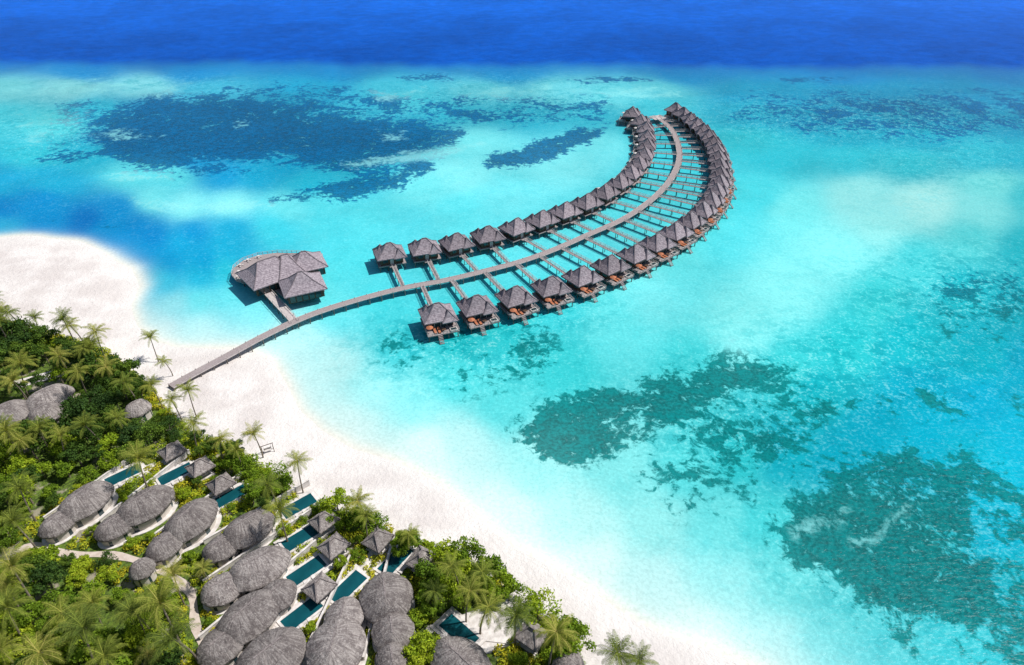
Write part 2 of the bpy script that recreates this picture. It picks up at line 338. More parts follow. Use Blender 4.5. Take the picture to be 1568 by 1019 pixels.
# ---- land sheet
xs=np.arange(-425,165,1.7); ys=np.arange(-165,335,1.7)
tme,X2,Y2=gridmesh('island_sand',xs,ys,lambda x,y:zland(x,y)+.05*np.sin(x*.9)*np.sin(y*.8+x*.3)*(sdist(land,x,y)>4))
vs=sdist(veg,X2,Y2)
setf(tme,'veg',sstep(-3,4,vs))
setf(tme,'wet',np.exp(-np.maximum(sdist(land,X2,Y2),0)/4.0))
m,nt,b=newmat('coral_sand_material'); co=coord(nt)
nn=noise(nt,co,.08,6,.6); nf=noise(nt,co,1.3,4,.7)
sandc=mix(nt,mapr(nt,nn,.38,.62,0,1),(.72,.68,.645),(.60,.55,.52))
sandc=mix(nt,mapr(nt,nf,.5,.75,0,.5),sandc,(.52,.47,.435))
sandc=mix(nt,math_(nt,'MULTIPLY',attr(nt,'wet').outputs['Fac'],.8),sandc,(.71,.69,.65))
soil=mix(nt,mapr(nt,nf,.4,.6,0,1),(.05,.075,.02),(.13,.20,.03))
soil=mix(nt,mapr(nt,noise(nt,co,.2,4,.6),.56,.64,0,.8),soil,(.36,.31,.25))
va=math_(nt,'ADD',attr(nt,'veg').outputs['Fac'],math_(nt,'MULTIPLY',math_(nt,'SUBTRACT',nf,.5),.8))
L(nt,mix(nt,mapr(nt,va,.4,.6,0,1),sandc,soil),b.inputs['Base Color'])
b.inputs['Roughness'].default_value=.95; b.inputs['Specular IOR Level'].default_value=.1
bump(nt,b,noise(nt,co,.9,5,.7),.9,.45)
tme.materials.append(m); inst('island_sand_ground',tme)
# ================================================================= MATERIALS
M_shingle,nt,b=newmat('wood_shingle_roof'); co=coord(nt)
wv=N(nt,'ShaderNodeTexWave',bands_direction='Z'); wv.inputs['Scale'].default_value=.9; wv.inputs['Distortion'].default_value=1.5; L(nt,co,wv.inputs['Vector'])
c=mix(nt,mapr(nt,noise(nt,co,1.6,4,.7),.35,.65,0,1),(.17,.145,.165),(.36,.315,.34))
c=mix(nt,mapr(nt,wv.outputs['Fac'],.2,.8,0,.4),c,(.13,.105,.12))
oi=N(nt,'ShaderNodeObjectInfo'); hs=N(nt,'ShaderNodeHueSaturation'); L(nt,mapr(nt,oi.outputs['Random'],0,1,.80,1.2,False),hs.inputs['Value']); L(nt,c,hs.inputs['Color'])
L(nt,hs.outputs[0],b.inputs['Base Color']); b.inputs['Roughness'].default_value=.9; b.inputs['Specular IOR Level'].default_value=.2
bump(nt,b,noise(nt,co,5,3,.7),.6,.08)
M_cap=simple('ridge_cap_shingle',(.14,.115,.13),(.24,.205,.22),3,.9)
M_wood=simple('dark_timber',(.05,.028,.018),(.12,.07,.045),2,.7)
M_deck=simple('weathered_deck_boards',(.23,.19,.185),(.38,.33,.325),1.5,.85,0,.2,.3,(3,3,1))
M_glass=simple('window_glass',(.01,.03,.035),(.03,.06,.07),.5,.08,0,.6)
M_pile=simple('timber_pile',(.10,.085,.075),(.2,.17,.15),1,.8)
M_rail=simple('pale_timber_rail',(.38,.335,.325),(.54,.49,.47),2,.8)
M_orange=simple('terracotta_cushion',(.36,.12,.06),(.46,.18,.09),3,.9)
M_white=simple('white_stone',(.50,.46,.43),(.72,.68,.65),.8,.85,0,.2,.2)
M_render=simple('pale_render_wall',(.50,.45,.40),(.62,.57,.52),.6,.85)
M_thatch,nt,b=newmat('weathered_thatch'); tc=attr(nt,'tc').outputs['Vector']; co=coord(nt)
mp=N(nt,'ShaderNodeMapping'); mp.inputs['Scale'].default_value=(7,7,1.4); L(nt,tc,mp.inputs['Vector'])
st=noise(nt,mp.outputs[0],1.0,3,.65)
c=mix(nt,mapr(nt,st,.34,.66,0,1),(.22,.19,.18),(.46,.415,.39))
c=mix(nt,mapr(nt,noise(nt,co,.4,6,.72),.44,.60,0,.75),c,(.17,.145,.14))
c=mix(nt,mapr(nt,noise(nt,co,2.4,4,.78),.50,.66,0,.7),c,(.58,.53,.50))
oi=N(nt,'ShaderNodeObjectInfo'); hs=N(nt,'ShaderNodeHueSaturation'); L(nt,mapr(nt,oi.outputs['Random'],0,1,.72,1.12,False),hs.inputs['Value']); L(nt,c,hs.inputs['Color'])
L(nt,hs.outputs[0],b.inputs['Base Color']); b.inputs['Roughness'].default_value=1; b.inputs['Specular IOR Level'].default_value=.05
bump(nt,b,noise(nt,co,2.2,5,.8),1.0,.5)
M_thcap=simple('thatch_ridge',(.13,.11,.105),(.28,.245,.235),3,1)
M_pool,nt,b=newmat('pool_water'); co=coord(nt)
L(nt,mix(nt,noise(nt,co,.3,2),(.003,.035,.048),(.008,.10,.12)),b.inputs['Base Color']); b.inputs['Roughness'].default_value=.06; b.inputs['IOR'].default_value=1.33
b.inputs['Specular IOR Level'].default_value=.3
bump(nt,b,noise(nt,co,1.5,3),.15,.1)
# ================================================================= WATER VILLA
FZ=2.2
def build_villa(var):
    B=MB()
    B.box(-4.8,4.8,-3.9,6.6,FZ-.22,FZ,3)
    for x in (-4.4,-1.5,1.5,4.4):
        for y in (-3.6,-.4,3.0,6.2): B.cyl(x,y,-2.0,FZ-.2,.17,5)
    for y in (-3.6,-.4,3.0,6.2): B.beam((-4.8,y,FZ-.36),(4.8,y,FZ-.36),.2,.26,5)
    for x in(-4.4,4.4): B.beam((x,-3.6,.9),(x,6.2,FZ-.5),.1,.1,5)
    B.box(-3.9,3.9,-3.2,2.9,FZ,FZ+2.9,2)
    B.box(-3.5,3.5,2.88,2.96,FZ+.1,FZ+2.4,4)
    for x in (-1.9,0,1.9): B.box(x-.06,x+.06,2.9,3.0,FZ+.1,FZ+2.4,6)
    for sx in (-1,1):
        B.box(sx*3.9-.05,sx*3.9+.05,-2.4,-.6,FZ+.8,FZ+2.2,4); B.box(sx*3.9-.05,sx*3.9+.05,.4,2.2,FZ+.8,FZ+2.2,4)
    B.box(-.6,.6,-3.26,-3.18,FZ,FZ+2.2,6); B.box(1.4,3.0,-3.26,-3.18,FZ+.9,FZ+2.1,4); B.box(-3.0,-1.4,-3.26,-3.18,FZ+.9,FZ+2.1,4)
    B.hip(0,-.2,10.2,8.6,FZ+2.9,3.9,1.6,0,1)
    B.hip(-2.7,2.3,5.0,5.2,FZ+2.65,2.6,.6,0,1,axis='y')
    B.hip(2.8,-2.5,4.6,4.6,FZ+2.7,2.6,.5,0,1,axis='y')
    for x in (1.0,2.2):
        B.box(x-.35,x+.35,4.2,6.0,FZ+.25,FZ+.42,7 if var==0 else 8); B.box(x-.38,x+.38,4.15,6.05,FZ+.12,FZ+.25,2); B.beam((x,4.2,FZ+.4),(x,3.7,FZ+.95),.7,.12,7)
        for yy in (4.3,5.8): B.box(x-.3,x+.3,yy-.05,yy+.05,FZ,FZ+.12,2)
    B.cyl(3.8,5.0,FZ,FZ+2.5,.05,6)
    P=[(3.8+1.1*math.cos(k*math.pi/4),5.0+1.1*math.sin(k*math.pi/4),FZ+2.15) for k in range(8)]+[(3.8,5.0,FZ+2.7)]
    B.add(P,[(k,(k+1)%8,8) for k in range(8)],7 if var==0 else 8)
    B.box(-1.0,.2,4.4,5.6,FZ+.6,FZ+.68,2)
    for sx in(-.9,.1):
        for sy in (4.5,5.5): B.cyl(sx,sy,FZ,FZ+.6,.04,2)
    B.box(-4.4,-2.2,4.8,6.4,FZ+.02,FZ+.5,8); B.box(-4.2,-2.4,5.0,6.2,FZ+.5,FZ+.53,4)
    for p,q in (((-4.8,3.2),(-4.8,6.6)),((4.8,3.2),(4.8,6.6)),((-4.8,6.6),(.2,6.6)),((2.0,6.6),(4.8,6.6))):
        for z in (.5,.95): B.beam((*p,FZ+z),(*q,FZ+z),.07,.07,6)
        n=max(2,int(math.dist(p,q)/1.1)+1)
        for i in range(n):
            t=i/(n-1); B.box(p[0]+(q[0]-p[0])*t-.05,p[0]+(q[0]-p[0])*t+.05,p[1]+(q[1]-p[1])*t-.05,p[1]+(q[1]-p[1])*t+.05,FZ,FZ+1,6)
    for i in range(7): B.box(.5,1.7,6.65+i*.32,6.95+i*.32,FZ-.35-i*.33,FZ-.27-i*.33,3)
    for x in (.45,1.75): B.beam((x,6.6,FZ-.2),(x,8.9,-.3),.08,.16,5)
    B.box(-1.2,1.2,-5.2,-3.9,FZ-.2,FZ-.02,3)
    return B.make('overwater_villa',[M_shingle,M_cap,M_wood,M_deck,M_glass,M_pile,M_rail,M_orange,M_white],link=False)
vill=[build_villa(0),build_villa(1)]
pier_px=[(262,592),(300,571),(345,547),(400,517),(455,491),(500,474),(560,456),(620,441),(680,430),(740,416),(800,400),(850,382),(900,360),(950,338),(985,316),(1012,293),(1030,270),(1040,245),(1038,220),(1027,197),(1007,180)]
pts=[Vector((*g(px,py,FZ),0)) for px,py in pier_px]
def catmull(P,n=8):
    out=[]
    for i in range(len(P)-1):
        p0=P[max(i-1,0)];p1=P[i];p2=P[i+1];p3=P[min(i+2,len(P)-1)]
        for k in range(n):
            t=k/n; out.append(.5*((2*p1)+(p2-p0)*t+(2*p0-5*p1+4*p2-p3)*t*t+(3*p1-p0-3*p2+p3)*t**3))
    out.append(P[-1]); return out
def resample(P,st):
    out=[P[0]]; acc=0
    for a,b in zip(P[:-1],P[1:]):
        l=(b-a).length; d=st-acc
        while d<=l: out.append(a.lerp(b,d/l)); d+=st
        acc=l-(d-st)
    out.append(P[-1]); return out
path=resample(catmull(pts,10),2.0)
def nrm(P,i):
    d=(P[min(i+1,len(P)-1)]-P[max(i-1,0)]).normalized(); return Vector((-d.y,d.x,0)),d
B=MB(); W=1.3
mats_p=[M_deck,M_pile,M_rail]
for i in range(len(path)-1):
    n0,_=nrm(path,i); n1_,_=nrm(path,i+1); a,b_=path[i],path[i+1]
    P=[a-n0*W,b_-n1_*W,b_+n1_*W,a+n0*W]
    B.add([(p.x,p.y,FZ-.2) for p in P]+[(p.x,p.y,FZ) for p in P],[(0,3,2,1),(4,5,6,7),(0,1,5,4),(2,3,7,6)],0)
    for s_ in (-1,1):
        B.beam(tuple((a+n0*W*s_).xy)+(FZ+.07,),tuple((b_+n1_*W*s_).xy)+(FZ+.07,),.16,.14,2)
        if i%2==0:
            p=a+n0*(W-.05)*s_; B.cyl(p.x,p.y,-2.0,FZ-.15,.15,1)
            B.box(p.x-.06,p.x+.06,p.y-.06,p.y+.06,FZ,FZ+.55,2)
    if i%2==0: B.beam(tuple((a-n0*W).xy)+(FZ-.3,),tuple((a+n0*W).xy)+(FZ-.3,),.18,.2,1)
e=path[-1]; B.obox(e.x,e.y,.4,7,6,FZ-.21,FZ+.01,2)
B.make('timber_jetty',mats_p)
inner=[(596,382),(650,375),(699,367),(747,356),(791,344),(830,332),(866,319),(899,306),(926,291),(949,276),(966,262),(978,248),(987,234),(991,220),(991,207),(989,194),(981,183),(968,171)]
outer=[(670,476),(730,464),(790,450),(844,435),(892,419),(935,402),(974,385),(1007,368),(1035,351),(1058,335),(1077,319),(1090,304),(1098,290),(1103,277),(1104,264),(1103,251),(1101,239),(1098,227),(1093,216),(1086,206),(1078,197),(1068,188),(1058,180),(1047,172),(1035,165)]
def walkway(a,b,w=1.2):
    B=MB(); a=Vector(a);b=Vector(b);d=b-a;l=d.length;ang=math.atan2(d.y,d.x);c=(a+b)/2
    B.obox(c.x,c.y,ang,l,w,FZ-.19,FZ-.012,0)
    n=Vector((-d.y,d.x))/l; k=max(2,int(l/2.2))
    for s_ in (-1,1):
        p=a+n*s_*(w/2-.04);q=b+n*s_*(w/2-.04)
        for z in (.45,.9): B.beam((p.x,p.y,FZ+z),(q.x,q.y,FZ+z),.09,.09,2)
        for i in range(k+1):
            r=p.lerp(q,i/k); B.box(r.x-.05,r.x+.05,r.y-.05,r.y+.05,FZ-.1,FZ+.92,2)
            if i%2==0: B.cyl(r.x,r.y,-2,FZ-.15,.12,1)
    B.make('villa_walkway',mats_p)
for row,side in ((inner,1),(outer,-1)):
    for j,(px,py) in enumerate(row):
        c=Vector(g(px,py,FZ+4.2))
        i=min(range(len(path)),key=lambda q:(path[q].xy-c).length)
        n0,dd=nrm(path,i)
        out=(c-path[i].xy).normalized()
        if j>=len(row)-2: out=(out+ (dd.xy)*.5).normalized()
        rot=math.atan2(out.y,out.x)-math.pi/2+random.uniform(-.04,.04)
        vs_c=1.0 if j<9 else .92
        inst('overwater_villa',vill[0 if side==-1 else 1],(c.x,c.y,0),rot,(vs_c,vs_c,1))
        a=path[i].xy+out*W; b_=c-out*5.2*vs_c
        if (b_-a).length>1.5 and (b_-a).dot(out)>0: walkway(a,b_)
# ================================================================= RESTAURANT
u=math.atan2(.53,.85)
B=MB()
dk=[(355,422),(358,410),(372,399),(395,391),(425,387),(462,388),(494,392),(497,408),(488,420),(497,436),(497,446),(470,452),(440,460),(430,452),(415,440),(392,437),(375,434),(362,430)]
P=[g(px,py,FZ) for px,py in dk]; n=len(P)
B.add([(x,y,FZ-.3) for x,y in P]+[(x,y,FZ) for x,y in P],[tuple(range(n-1,-1,-1)),tuple(range(n,2*n))]+[(k,(k+1)%n,n+(k+1)%n,n+k) for k in range(n)],3)
PP=np.array(P)
for gx in np.arange(PP[:,0].min(),PP[:,0].max(),3.0):
    for gy in np.arange(PP[:,1].min(),PP[:,1].max(),3.0):
        if sdist(P,np.array([gx]),np.array([gy]))[0]>.5: B.cyl(gx,gy,-2,FZ-.2,.18,5)
for k in range(n):
    a,b_=P[k],P[(k+1)%n]
    if k in (12,13,14): continue
    l=math.dist(a,b_); q=max(1,int(l/1.5))
    for z in (.5,1.0): B.beam((*a,FZ+z),(*b_,FZ+z),.09,.09,6)
    for i in range(q): B.box(a[0]+(b_[0]-a[0])*i/q-.06,a[0]+(b_[0]-a[0])*i/q+.06,a[1]+(b_[1]-a[1])*i/q-.06,a[1]+(b_[1]-a[1])*i/q+.06,FZ,FZ+1,6)
def wing(px,py,w,d,h,ridge,ang,z0=3.2,axis='x'):
    x,y=g(px,py,FZ+z0+1.5)
    B.obox(x,y,ang,w-2.2,d-2.2,FZ,FZ+z0-.1,2)
    for k in range(int((w-3)/2)):
        for sgn in (-1,1):
            uu=-(w-3)/2+1+k*2; vx,vy=uu,sgn*((d-2.2)/2+.02)
            B.obox(x+vx*math.cos(ang)-vy*math.sin(ang),y+vx*math.sin(ang)+vy*math.cos(ang),ang,1.6,.08,FZ+.2,FZ+2.5,4)
    for k in range(int((d-3)/2)):
        for sgn in (-1,1):
            vv=-(d-3)/2+1+k*2; vx,vy=sgn*((w-2.2)/2+.02),vv
            B.obox(x+vx*math.cos(ang)-vy*math.sin(ang),y+vx*math.sin(ang)+vy*math.cos(ang),ang,.08,1.6,FZ+.2,FZ+2.5,4)
    B.hip(x,y,w,d,FZ+z0,h,ridge,0,1,ang,axis=axis)
wing(411,412,17,14.5,5.2,6,u+.15)
wing(466,397,13,11.5,4.4,1.5,u-.1)
wing(438,404,9.5,15,4.9,2,u,z0=3.4)
wing(462,430,13.5,11.5,4.8,1.2,u-.12)
for px,py in ((366,418),(368,408),(380,400),(396,395),(486,394),(492,402),(364,426)):
    x,y=g(px,py,FZ)
    B.cyl(x,y,FZ,FZ+.72,.05,2); B.cyl(x,y,FZ+.72,FZ+.78,.5,8,10)
    for k in range(4):
        a=k*math.pi/2+.4; B.obox(x+math.cos(a)*.9,y+math.sin(a)*.9,a,.45,.45,FZ+.02,FZ+.45,8)
B.make('overwater_restaurant',[M_shingle,M_cap,M_wood,M_deck,M_glass,M_pile,M_rail,M_orange,M_white])
a=Vector(g(452,493,FZ)); b_=Vector(g(397,434,FZ))
B=MB(); d=b_-a; l=d.length; ang=math.atan2(d.y,d.x); c=(a+b_)/2
B.obox(c.x,c.y,ang,l,2.6,FZ-.25,FZ-.01,2)
nn_=Vector((-d.y,d.x))/l
for i in range(9):
    for s_ in (-1,1):
        r=a.lerp(b_,i/8)+nn_*s_*1.2; B.cyl(r.x,r.y,-2,FZ-.2,.15,1); B.box(r.x-.06,r.x+.06,r.y-.06,r.y+.06,FZ-.1,FZ+.9,2)
for s_ in (-1,1):
    p=a+nn_*s_*1.2;q=b_+nn_*s_*1.2; B.beam((p.x,p.y,FZ+.9),(q.x,q.y,FZ+.9),.09,.09,2)
B.make('restaurant_footbridge',mats_p)
# ================================================================= BEACH VILLAS
obst=[]; caps=[]
bm=[M_thatch,M_render,M_thcap,M_white,M_glass]
plots=[
 dict(d=[(84,793,4.0,3.2),(126,762,6.2,4.3)],p=(190,730),g=(262,687),w=42),
 dict(d=[(172,797,4.2,3.3),(218,768,6.4,4.4)],p=(270,728),g=(305,711),w=42),
 dict(d=[(248,827,4.0,3.3),(289,790,6.2,4.5)],p=(357,761),g=(337,737),w=41),
 dict(d=[(335,830,3.8,3.2),(377,804,5.8,4.2)],p=(458,778),g=None,w=41),
 dict(d=[(337,893,4.1,3.6),(394,863,6.2,4.6)],p=(461,826),g=(495,793),w=42),
 dict(d=[(334,980,4.3,3.8),(378,938,6.4,4.6),(420,905,4.0,3.5)],p=(470,877),g=(510,832),w=44),
 dict(d=[(412,1000,6.4,5.2)],p=(463,942),g=(488,895),w=47),
 dict(d=[(512,985,6.0,5.2),(524,938,4.3,3.7)],p=(533,902),g=(578,822),w=54),
 dict(d=[(600,1003,3.4,3.2),(600,958,4.0,3.9),(590,908,5.4,5.1)],p=(606,860),g=(645,852),w=56),
 dict(d=[(706,1012,6.3,4.6)],p=(703,970),g=(815,968),w=-42),
]
pm=[M_white,M_pool,M_white]
def pavilion(x,y,z,ang,sz=4.3):
    B=MB(); h=sz/2-.5
    B.box(-h-.3,h+.3,-h-.3,h+.3,-.4,.25,3)
    for sx in (-1,1):
        for sy in (-1,1): B.cyl(sx*h,sy*h,.2,2.6,.11,2)
    B.box(-1.1,1.1,-.9,.9,.25,.7,3); B.box(-1.1,1.1,.7,.95,.7,1.2,3)
    B.hip(0,0,sz+.8,sz+.4,2.6,2.1,1.2,0,2)
    B.make('thatched_pool_pavilion',bm,(x,y,z),ang)
for P in plots:
    D=[(*gl(px,py,4.4),a,b_) for px,py,a,b_ in P['d']]
    pool=gl(*P['p']) 
    last=max(D,key=lambda q:q[3]); first=D[0]
    ax=math.radians(P['w'])
    if len(D)>1: ad=math.atan2(D[-1][1]-D[0][1],D[-1][0]-D[0][0])
    else: ad=ax
    ex=Vector((math.cos(ax),math.sin(ax))); n_=Vector((-ex.y,ex.x))
    o=(first[0],first[1]); zg=last[2]
    B=MB()
    for i,(x,y,z,a,b_) in enumerate(D):
        big=a>=5.3
        B.dome(x-o[0],y-o[1],a,b_,ad,zg+(2.9 if big else 2.6)+.01*i,3.1 if big else 2.2,0,1,2,zg,.42)
        obst.append((x,y,a-.2))
    for i,(x,y,z,a,b_) in enumerate(D):
        n=28; Q=[(x-o[0]+(a+.1)*math.cos(2*math.pi*k/n)*math.cos(ad)-(b_+.1)*math.sin(2*math.pi*k/n)*math.sin(ad),y-o[1]+(a+.1)*math.cos(2*math.pi*k/n)*math.sin(ad)+(b_+.1)*math.sin(2*math.pi*k/n)*math.cos(ad)) for k in range(n)]
        zt=zg+.12+.012*i
        B.add([(q[0],q[1],zg-.8) for q in Q]+[(q[0],q[1],zt) for q in Q],[tuple(range(n,2*n))]+[(k,(k+1)%n,n+(k+1)%n,n+k) for k in range(n)],3)
    B.make('thatched_beach_villa',bm,(o[0],o[1],0),0)
    x,y,z=pool; B=MB(); pl,pw=7.4,3.3; zp=max(z,zg)
    for (cx_,cy_,l_,w_) in ((0,pw/2+.25,pl+1.0,.5),(0,-pw/2-.25,pl+1.0,.5),(pl/2+.25,0,.5,pw),(-pl/2-.25,0,.5,pw)):
        B.obox(cx_,cy_,0,l_,w_,-.8,.42,0)
    B.obox(0,0,0,pl,pw,-.8,.36,1)
    B.make('swimming_pool',pm,(x,y,zp),ax)
    for q in (-2.6,0,2.6): obst.append((x+ex.x*q,y+ex.y*q,2.2))
    B=MB(); B.obox(0,0,0,pl+2.2,pw+2.4,-.6,.2,0)
    for q in (-1.5,.2): B.obox(q,-(pw/2+.75),math.pi/2,.0+1.5,.6,.2,.5,0)
    dx=Vector((last[0],last[1]))-Vector((x,y)); dl=dx.length
    loc=Vector((dx.dot(ex),dx.dot(n_)))
    mid_=loc/2; B.obox(mid_.x,mid_.y,math.atan2(loc.y,loc.x),dl,2.6,-.6,.185,0)
    B.make('stone_terrace',[M_white],(x-0,y-0,zp),ax)
    for t in np.linspace(0,1,5): obst.append((x+dx.x*t,y+dx.y*t,1.5))
    if P['g']:
        px,py=P['g']; gx,gy,gz=gl(px,py,3.4); pavilion(gx,gy,gz,ax+.1); obst.append((gx,gy,2.6))
        end=Vector((gx,gy))
        B=MB(); dv=end-Vector((x,y)); B.obox(0,0,0,max(dv.length,1),2.0,-.5,.1,0)
        cc=(end+Vector((x,y)))/2; B.make('stone_path',[M_white],(cc.x,cc.y,zp),math.atan2(dv.y,dv.x))
    else: end=Vector((x,y))+ex*6
    s0=Vector((first[0],first[1]))
    ws=s0-ex*2+n_*5.4; we=Vector((x,y))+ex*5+n_*4.6
    B=MB(); dv=we-ws; B.obox(0,0,0,dv.length,.28,-.6,1.3,0); B.obox(0,0,0,dv.length+.1,.42,1.3,1.42,0)
    cc=(ws+we)/2
    if P['w']>0: B.make('garden_wall',[M_white],(cc.x,cc.y,zg),math.atan2(dv.y,dv.x))
    caps.append((s0-ex*2,end+ex*1,4.6))
for px,py,a,b_,nm in ((214,866,2.5,2.3,'thatched_round_hut'),(72,606,6.0,4.2,'thatched_beach_villa'),(66,630,4.2,3.6,'thatched_beach_villa'),(6,632,6.2,4.6,'thatched_beach_villa'),(208,622,3.4,2.6,'thatched_round_hut'),(870,1016,3.2,2.8,'thatched_round_hut')):
    x,y,z=gl(px,py,4.2); B=MB(); B.dome(0,0,a,b_,math.radians(50),2.9,1.8+a*.25,0,1,2,0,.35)
    B.make(nm,bm,(x,y,z),0); obst.append((x,y,a+.2))
B=MB(); x,y,z=gl(60,580,0); B.obox(0,0,math.radians(30),13,4,-.4,.15,0); B.make('stone_terrace',[M_white],(x,y,z)); obst.append((x,y,4))
x,y,z=gl(735,968,0); B=MB(); B.obox(0,0,math.radians(20),20,9,-.5,.1,0); B.make('stone_terrace',[M_white],(x,y,z)); 
for q in (-7,-2.5,2.5,7): obst.append((x+q*math.cos(.35),y+q*math.sin(.35),4.0))
pp=[Vector((*gl(*p)[:2],0)) for p in [(-40,900),(40,838),(110,850),(170,850),(235,868),(290,905),(300,960),(330,1030)]]
pp=resample(catmull(pp,8),1.5); B=MB(); vs_=[]
for i,p in enumerate(pp):
    n0,_=nrm(pp,i); w=.8+.15*math.sin(i)
    for s_ in (-1,1):
        q=p+n0*w*s_; vs_.append((q.x,q.y,zl(q.x,q.y)+.08))
    obst.append((p.x,p.y,1.3))
B.add(vs_,[(2*i,2*i+1,2*i+3,2*i+2) for i in range(len(pp)-1)],0)
B.make('sand_path',[simple('path_sand',(.46,.38,.32),(.58,.50,.44),1,.95)])
x,y,z=gl(411,692); B=MB()
for s_ in (-1.3,1.3):
    B.cyl(s_,-.7,-.3,2.3,.08,0,6,.07,s_,0); B.cyl(s_,.7,-.3,2.3,.08,0,6,.07,s_,0)
B.beam((-1.5,0,2.3),(1.5,0,2.3),.12,.12,0); B.box(-.9,.9,-.35,.35,.5,.62,1); B.box(-.9,.9,.3,.38,.62,1.1,1)
for s_ in (-.85,.85): B.beam((s_,0,.6),(s_,0,2.3),.04,.04,0)
B.make('beach_swing',[M_wood,M_white],(x,y,z),.5)
# ================================================================= VEGETATION
def foliage_mat(name,cols,trans=.3):
    m,nt,b=newmat(name)
    at=attr(nt,'lc'); sep=N(nt,'ShaderNodeSeparateColor'); L(nt,at.outputs['Color'],sep.inputs[0])
    oi=N(nt,'ShaderNodeObjectInfo')
    rr=N(nt,'ShaderNodeValToRGB'); e=rr.color_ramp.elements
    e[0].position=0; e[0].color=(*cols[0],1); e[1].position=1; e[1].color=(*cols[-1],1)
    for i,c in enumerate(cols[1:-1]): 
        q=e.new((i+1)/(len(cols)-1)); q.color=(*c,1)
    v=math_(nt,'ADD',math_(nt,'MULTIPLY',sep.outputs[0],.45),math_(nt,'MULTIPLY',oi.outputs['Random'],.6))
    L(nt,v,rr.inputs[0])
    vm=N(nt,'ShaderNodeVectorMath',operation='SCALE'); L(nt,rr.outputs[0],vm.inputs[0]); L(nt,mapr(nt,sep.outputs[1],0,1,.65,1.4,False),vm.inputs['Scale'])
    b.inputs['Roughness'].default_value=.75; b.inputs['Specular IOR Level'].default_value=.12
    L(nt,vm.outputs[0],b.inputs['Base Color'])
    tr=N(nt,'ShaderNodeBsdfTranslucent'); L(nt,mix(nt,1.0,vm.outputs[0],(1.3,1.3,.4),'MULTIPLY'),tr.inputs[0])
    ms=N(nt,'ShaderNodeMixShader'); ms.inputs[0].default_value=trans
    L(nt,b.outputs[0],ms.inputs[1]); L(nt,tr.outputs[0],ms.inputs[2])
    L(nt,ms.outputs[0],nt.nodes['Material Output'].inputs['Surface'])
    return m
M_bark=simple('bark',(.14,.11,.08),(.26,.22,.17),2,.9)
M_leaf=foliage_mat('broadleaf_foliage',[(.07,.13,.014),(.14,.23,.018),(.25,.35,.02),(.38,.44,.03)])
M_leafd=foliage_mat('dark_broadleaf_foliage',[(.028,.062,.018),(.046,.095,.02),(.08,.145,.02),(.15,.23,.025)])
M_shrub=foliage_mat('garden_shrub_foliage',[(.10,.18,.015),(.20,.30,.018),(.36,.43,.025),(.46,.42,.03)])
M_palm=foliage_mat('palm_frond',[(.075,.115,.025),(.14,.18,.03),(.23,.26,.04),(.36,.32,.09)],.3)
def quads_mesh(name,cen,nrmv,size,lc,mats,extra=None,elong=1.6):
    n=len(cen)
    r=rng.normal(size=(n,3)); t=np.cross(nrmv,r); t/=np.linalg.norm(t,axis=1)[:,None]+1e-9
    bt=np.cross(nrmv,t)
    sz=size[:,None]
    v=np.stack([cen-t*sz*elong/2,cen-bt*sz*.5+nrmv*sz*.12,cen+t*sz*elong/2,cen+bt*sz*.5+nrmv*sz*.12],1).reshape(-1,3)
    fv=[tuple(range(4*i,4*i+4)) for i in range(n)]
    ev,ef=(extra.v,extra.f) if extra else ([],[])
    off=len(v)
    me=bpy.data.meshes.new(name)
    me.from_pydata(np.concatenate([v,np.array(ev).reshape(-1,3)]) .tolist() if len(ev) else v.tolist(),[],fv+[tuple(off+i for i in q) for q in ef])
    for m in mats: me.materials.append(m)
    me.polygons.foreach_set('material_index',[0]*n+[1]*len(ef))
    a=me.attributes.new('lc','FLOAT_COLOR','POINT')
    col=np.ones((off+len(ev),4)); col[:off,0]=np.repeat(lc[:,0],4); col[:off,1]=np.repeat(lc[:,1],4)
    a.data.foreach_set('color',col.ravel()); me.update(); return me
def crown_tree(seed,R,Ht,mat,nl=1900,flat=.75):
    rs=np.random.default_rng(seed); B=MB()
    K_=rs.integers(11,18); lob=[]
    for i in range(K_):
        a=rs.uniform(0,2*math.pi); r=R*math.sqrt(rs.uniform(0,1))*.8
        z=Ht-R*.55+R*flat*.8*rs.uniform(-.6,1)*(1-(r/R)**2*.7)
        lob.append((r*math.cos(a),r*math.sin(a),z,R*rs.uniform(.2,.42)))
    th=Ht*.45
    B.cyl(0,0,-.5,th,.26,1,7,.17,.2,.1)
    for l in lob[:9]:
        B.cyl(.2,.1,th-.1,l[2],.11,1,5,.04,l[0]*.9,l[1]*.9)
    cen=[];nr=[];lc=[]
    for l in lob:
        n=int(nl/K_*(l[3]/(R*.32))**1.6)
        d=rs.normal(size=(n,3)); d[:,2]=d[:,2]*.8+.35; d/=np.linalg.norm(d,axis=1)[:,None]
        rad=l[3]*(1-.45*rs.uniform(0,1,n)**2)*(1+.25*np.sin(d[:,0]*7+l[0])*np.sin(d[:,1]*6+l[1]))
        rad*=np.where(rs.uniform(0,1,n)<.10,1.3,1)
        cen.append(np.array(l[:3])+d*rad[:,None]*np.array([1,1,.8]))
        q=d+rs.normal(size=(n,3))*.55; nr.append(q/np.linalg.norm(q,axis=1)[:,None])
        cl=rs.uniform(0,1); lc.append(np.stack([np.clip(cl*.7+rs.uniform(0,.45,n),0,1),rs.uniform(0,1,n)],1))
    cen=np.concatenate(cen);nr=np.concatenate(nr);lc=np.concatenate(lc)
    return quads_mesh('tropical_tree',cen,nr,rs.uniform(.22,.42,len(cen)),lc,[mat,M_bark],B)
trees=[crown_tree(10+i,2.8+.45*(i%4),5.0+.7*(i%3),M_leaf) for i in range(7)]
treesd=[crown_tree(30+i,3.0+.5*(i%4),6.0+.8*(i%3),M_leafd) for i in range(6)]
